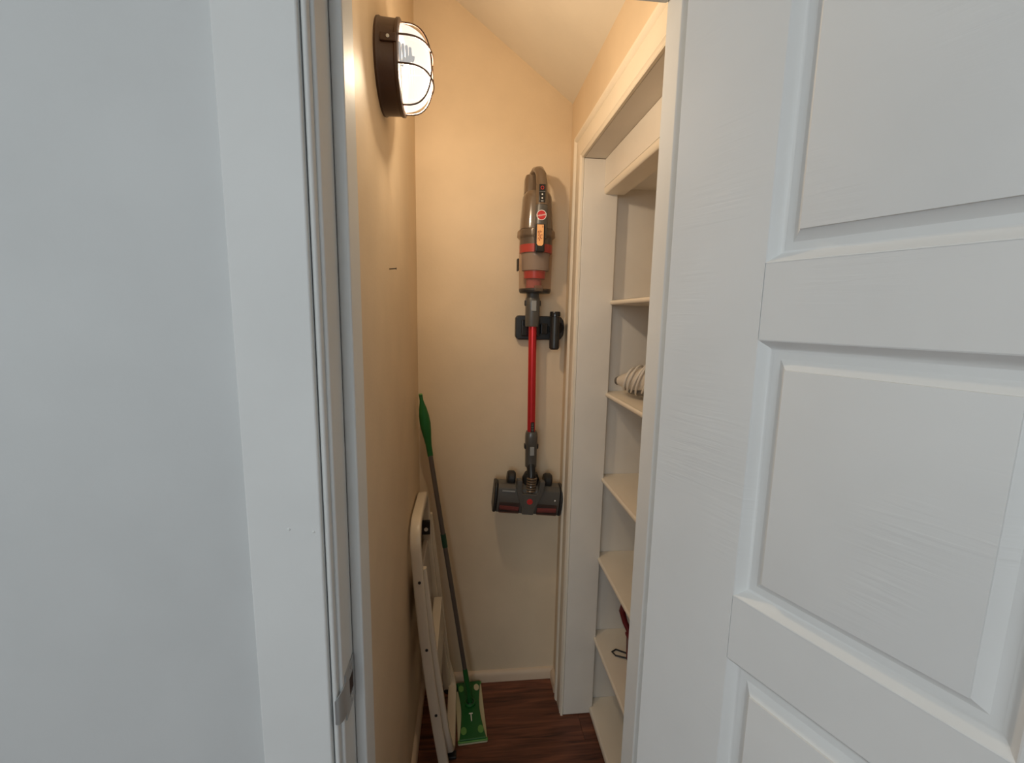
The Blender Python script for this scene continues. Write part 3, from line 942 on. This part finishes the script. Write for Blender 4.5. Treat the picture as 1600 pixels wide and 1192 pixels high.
# rear U frame: legs just behind, bottom bar along the floor
RY0, RY1 = YN + 0.022, YF + 0.016
rp = [Vector((-0.128, RY0, 0.665)), Vector((-0.100, RY0, 0.40)), Vector((-0.064, RY0, 0.12)), Vector((-0.050, RY0 + 0.004, 0.042)), Vector((-0.046, RY0 + 0.030, 0.021)),
      Vector((-0.046, RY1 - 0.030, 0.021)), Vector((-0.052, RY1 - 0.004, 0.042)), Vector((-0.072, RY1, 0.12)), Vector((-0.100, RY1, 0.40)), Vector((-0.132, RY1, 0.70))]
MB().tube(rp, 0.009, 20, up=(1, 0, 0.1), flat=(0.0155, 0.0095), pw=4.0).build('rear_frame', 'ladder_white', lad, angle=60)
for yy in (RY0 + 0.018, RY1 - 0.020):
    B(-0.064, -0.027, yy - 0.012, yy + 0.012, 0.0004, 0.010).build('foot', 'black_plastic', lad, bevel=0.002)
# far hinge block with washer
hb_ = B(-0.147, -0.121, YF - 0.014, YF - 0.0122 + 0.0005, 0.640, 0.690)
hb_ = B(-0.150, -0.122, YF - 0.024, YF - 0.0115, 0.640, 0.690).build('hinge_block', 'black_plastic', lad, bevel=0.002)
MB().lathe([(0.0070, 0.0), (0.0068, -0.0015), (0.0030, -0.0015), (0.0030, -0.0004), (0.0, -0.0004)], (-0.136, YF - 0.024, 0.660), 'y', 16).build('washer', 'white_mark', hb_)


def folded(name, z0, z1, xo, th_, mat, ya=YN + 0.034, yb=YF - 0.030):
    a, b = Vector((lx(z0) + xo, 0, z0)), Vector((lx(z1) + xo, 0, z1))
    n_ = Vector((b.z - a.z, 0, -(b.x - a.x))).normalized() * th_
    prof_ = [(a.x, a.z), (b.x, b.z), (b.x + n_.x, b.z + n_.z), (a.x + n_.x, a.z + n_.z)]
    return MB().prism(prof_, 'y', ya, yb).build(name, mat, lad, bevel=0.003)


folded('platform', 0.455, 0.625, -0.012, 0.016, 'tread_grey')
folded('tread', 0.290, 0.385, 0.006, 0.022, 'ladder_white')
B(lx(0.385) + 0.0, lx(0.385) + 0.030, YN + 0.016, YF - 0.020, 0.386, 0.402).build('tread_edge', 'ladder_white', lad, bevel=0.004)
for yy in (YN + 0.024,):
    B(lx(0.66) - 0.008, lx(0.66) + 0.012, YN + 0.012, YN + 0.030, 0.620, 0.672).build('pivot_block', 'black_plastic', lad, bevel=0.002)
for dx_ in (0.006, 0.018):
    MB().tube([(lx(0.62) + dx_, YN + 0.028, 0.62), (lx(0.40) + dx_ - 0.004, YN + 0.028, 0.402)], 0.0032, 8).build('folding_rod', 'steel', lad)

# ------------------------------------------------------------------ cord-wrapped appliance on the second shelf
zsh = shelf_z[1]
ap = root('corded_appliance', (0.53, 1.21, zsh), 'cream handheld appliance wrapped in its own white cord, on the second shelf', 'appliance')
A0, A1 = Vector((0.468, 1.315, zsh + 0.045)), Vector((0.610, 1.100, zsh + 0.075))
dA = (A1 - A0)
path = [A0 + dA * t for t in (0.0, 0.04, 0.12, 0.25, 0.42, 0.60, 0.80, 0.97, 1.0)]
rad = [(.012, .012), (.017, .017), (.024, .026), (.034, .036), (.042, .043), (.046, .047), (.046, .048), (.036, .038), (.015, .015)]
MB().tube(path, rad, 24, up=(0, 0, 1)).build('body', 'appliance_white', ap, angle=60)
dn = dA.normalized()
MB().tube([A0 - dn * 0.006, A0 + dn * 0.004], [0.0125, 0.0135], 20).build('nose_ring', 'appliance_grey', ap)
MB().tube([A0 - dn * 0.0075, A0 - dn * 0.0055], 0.008, 16).build('nose_hole', 'black_plastic', ap)
side = dn.cross(Vector((0, 0, 1))).normalized()
upv = side.cross(dn).normalized()
gl = A0 + dA * 0.45 + Vector((-0.018, -0.020, -0.030))
MB().tube([A0 + dA * 0.22 + Vector((-0.012, -0.008, -0.030)), gl, A0 + dA * 0.75 + Vector((-0.02, -0.02, -0.034))], [0.008, 0.014, 0.012], 12).build('grip_insert', 'appliance_grey', ap)
random.seed(11)
for k, (t0, lean) in enumerate(((0.16, 0.42), (0.23, 0.55), (0.30, 0.75), (0.36, 0.62), (0.46, 0.85), (0.55, 0.70))):
    lp = []
    for q in range(40):
        a = 2 * math.pi * q / 40
        tt = t0 + lean * 0.17 * math.sin(a + 0.4)
        tt = min(max(tt, 0.02), 0.98)
        # interpolate body radius at tt
        ts = (0.0, 0.04, 0.12, 0.25, 0.42, 0.60, 0.80, 0.97, 1.0)
        rs = (.012, .017, .025, .035, .0425, .0465, .047, .037, .015)
        for j in range(8):
            if ts[j] <= tt <= ts[j + 1]:
                rr2 = rs[j] + (rs[j + 1] - rs[j]) * (tt - ts[j]) / (ts[j + 1] - ts[j])
        rr2 += 0.0045 + 0.002 * (k % 2)
        p = A0 + dA * tt + side * math.cos(a) * rr2 + upv * math.sin(a) * rr2
        p.z = max(p.z, zsh + 0.0036)
        lp.append(p)
    MB().tube(lp, 0.0032, 8, closed=True).build('cord', 'cord_white', ap)

# ------------------------------------------------------------------ dark red tool on the fifth shelf
zr = shelf_z[4]
tl = root('red_tool', (0.56, 1.22, zr), 'dark red handled tool with black wire loop, on the fifth shelf', 'tool')
bx = MB().loft([[(0.520 - e, 1.130 - e, z), (0.640 + e, 1.130 - e, z), (0.640 + e, 1.255 + e, z), (0.520 - e, 1.255 + e, z)] for z, e in ((zr + .0005, 0.0), (zr + 0.08, 0.003), (zr + 0.085, 0.006), (zr + 0.095, 0.006))])
bx.build('body', 'tool_red', tl, bevel=0.006)
hp_ = [(0.528, 1.250, zr + 0.094), (0.514, 1.262, zr + 0.125), (0.505, 1.270, zr + 0.160), (0.507, 1.262, zr + 0.186), (0.520, 1.240, zr + 0.196), (0.545, 1.205, zr + 0.182), (0.568, 1.17, zr + 0.150), (0.580, 1.155, zr + 0.094)]
MB().tube(hp_, [0.009, 0.009, 0.010, 0.011, 0.011, 0.011, 0.010, 0.009], 14).build('handle', 'tool_red', tl)
MB().tube([(0.535, 1.270, zr + 0.003), (0.500, 1.292, zr + 0.0035), (0.484, 1.283, zr + 0.0035), (0.490, 1.266, zr + 0.0035), (0.530, 1.245, zr + 0.006)], 0.0026, 8).build('wire_loop', 'black_plastic', tl)
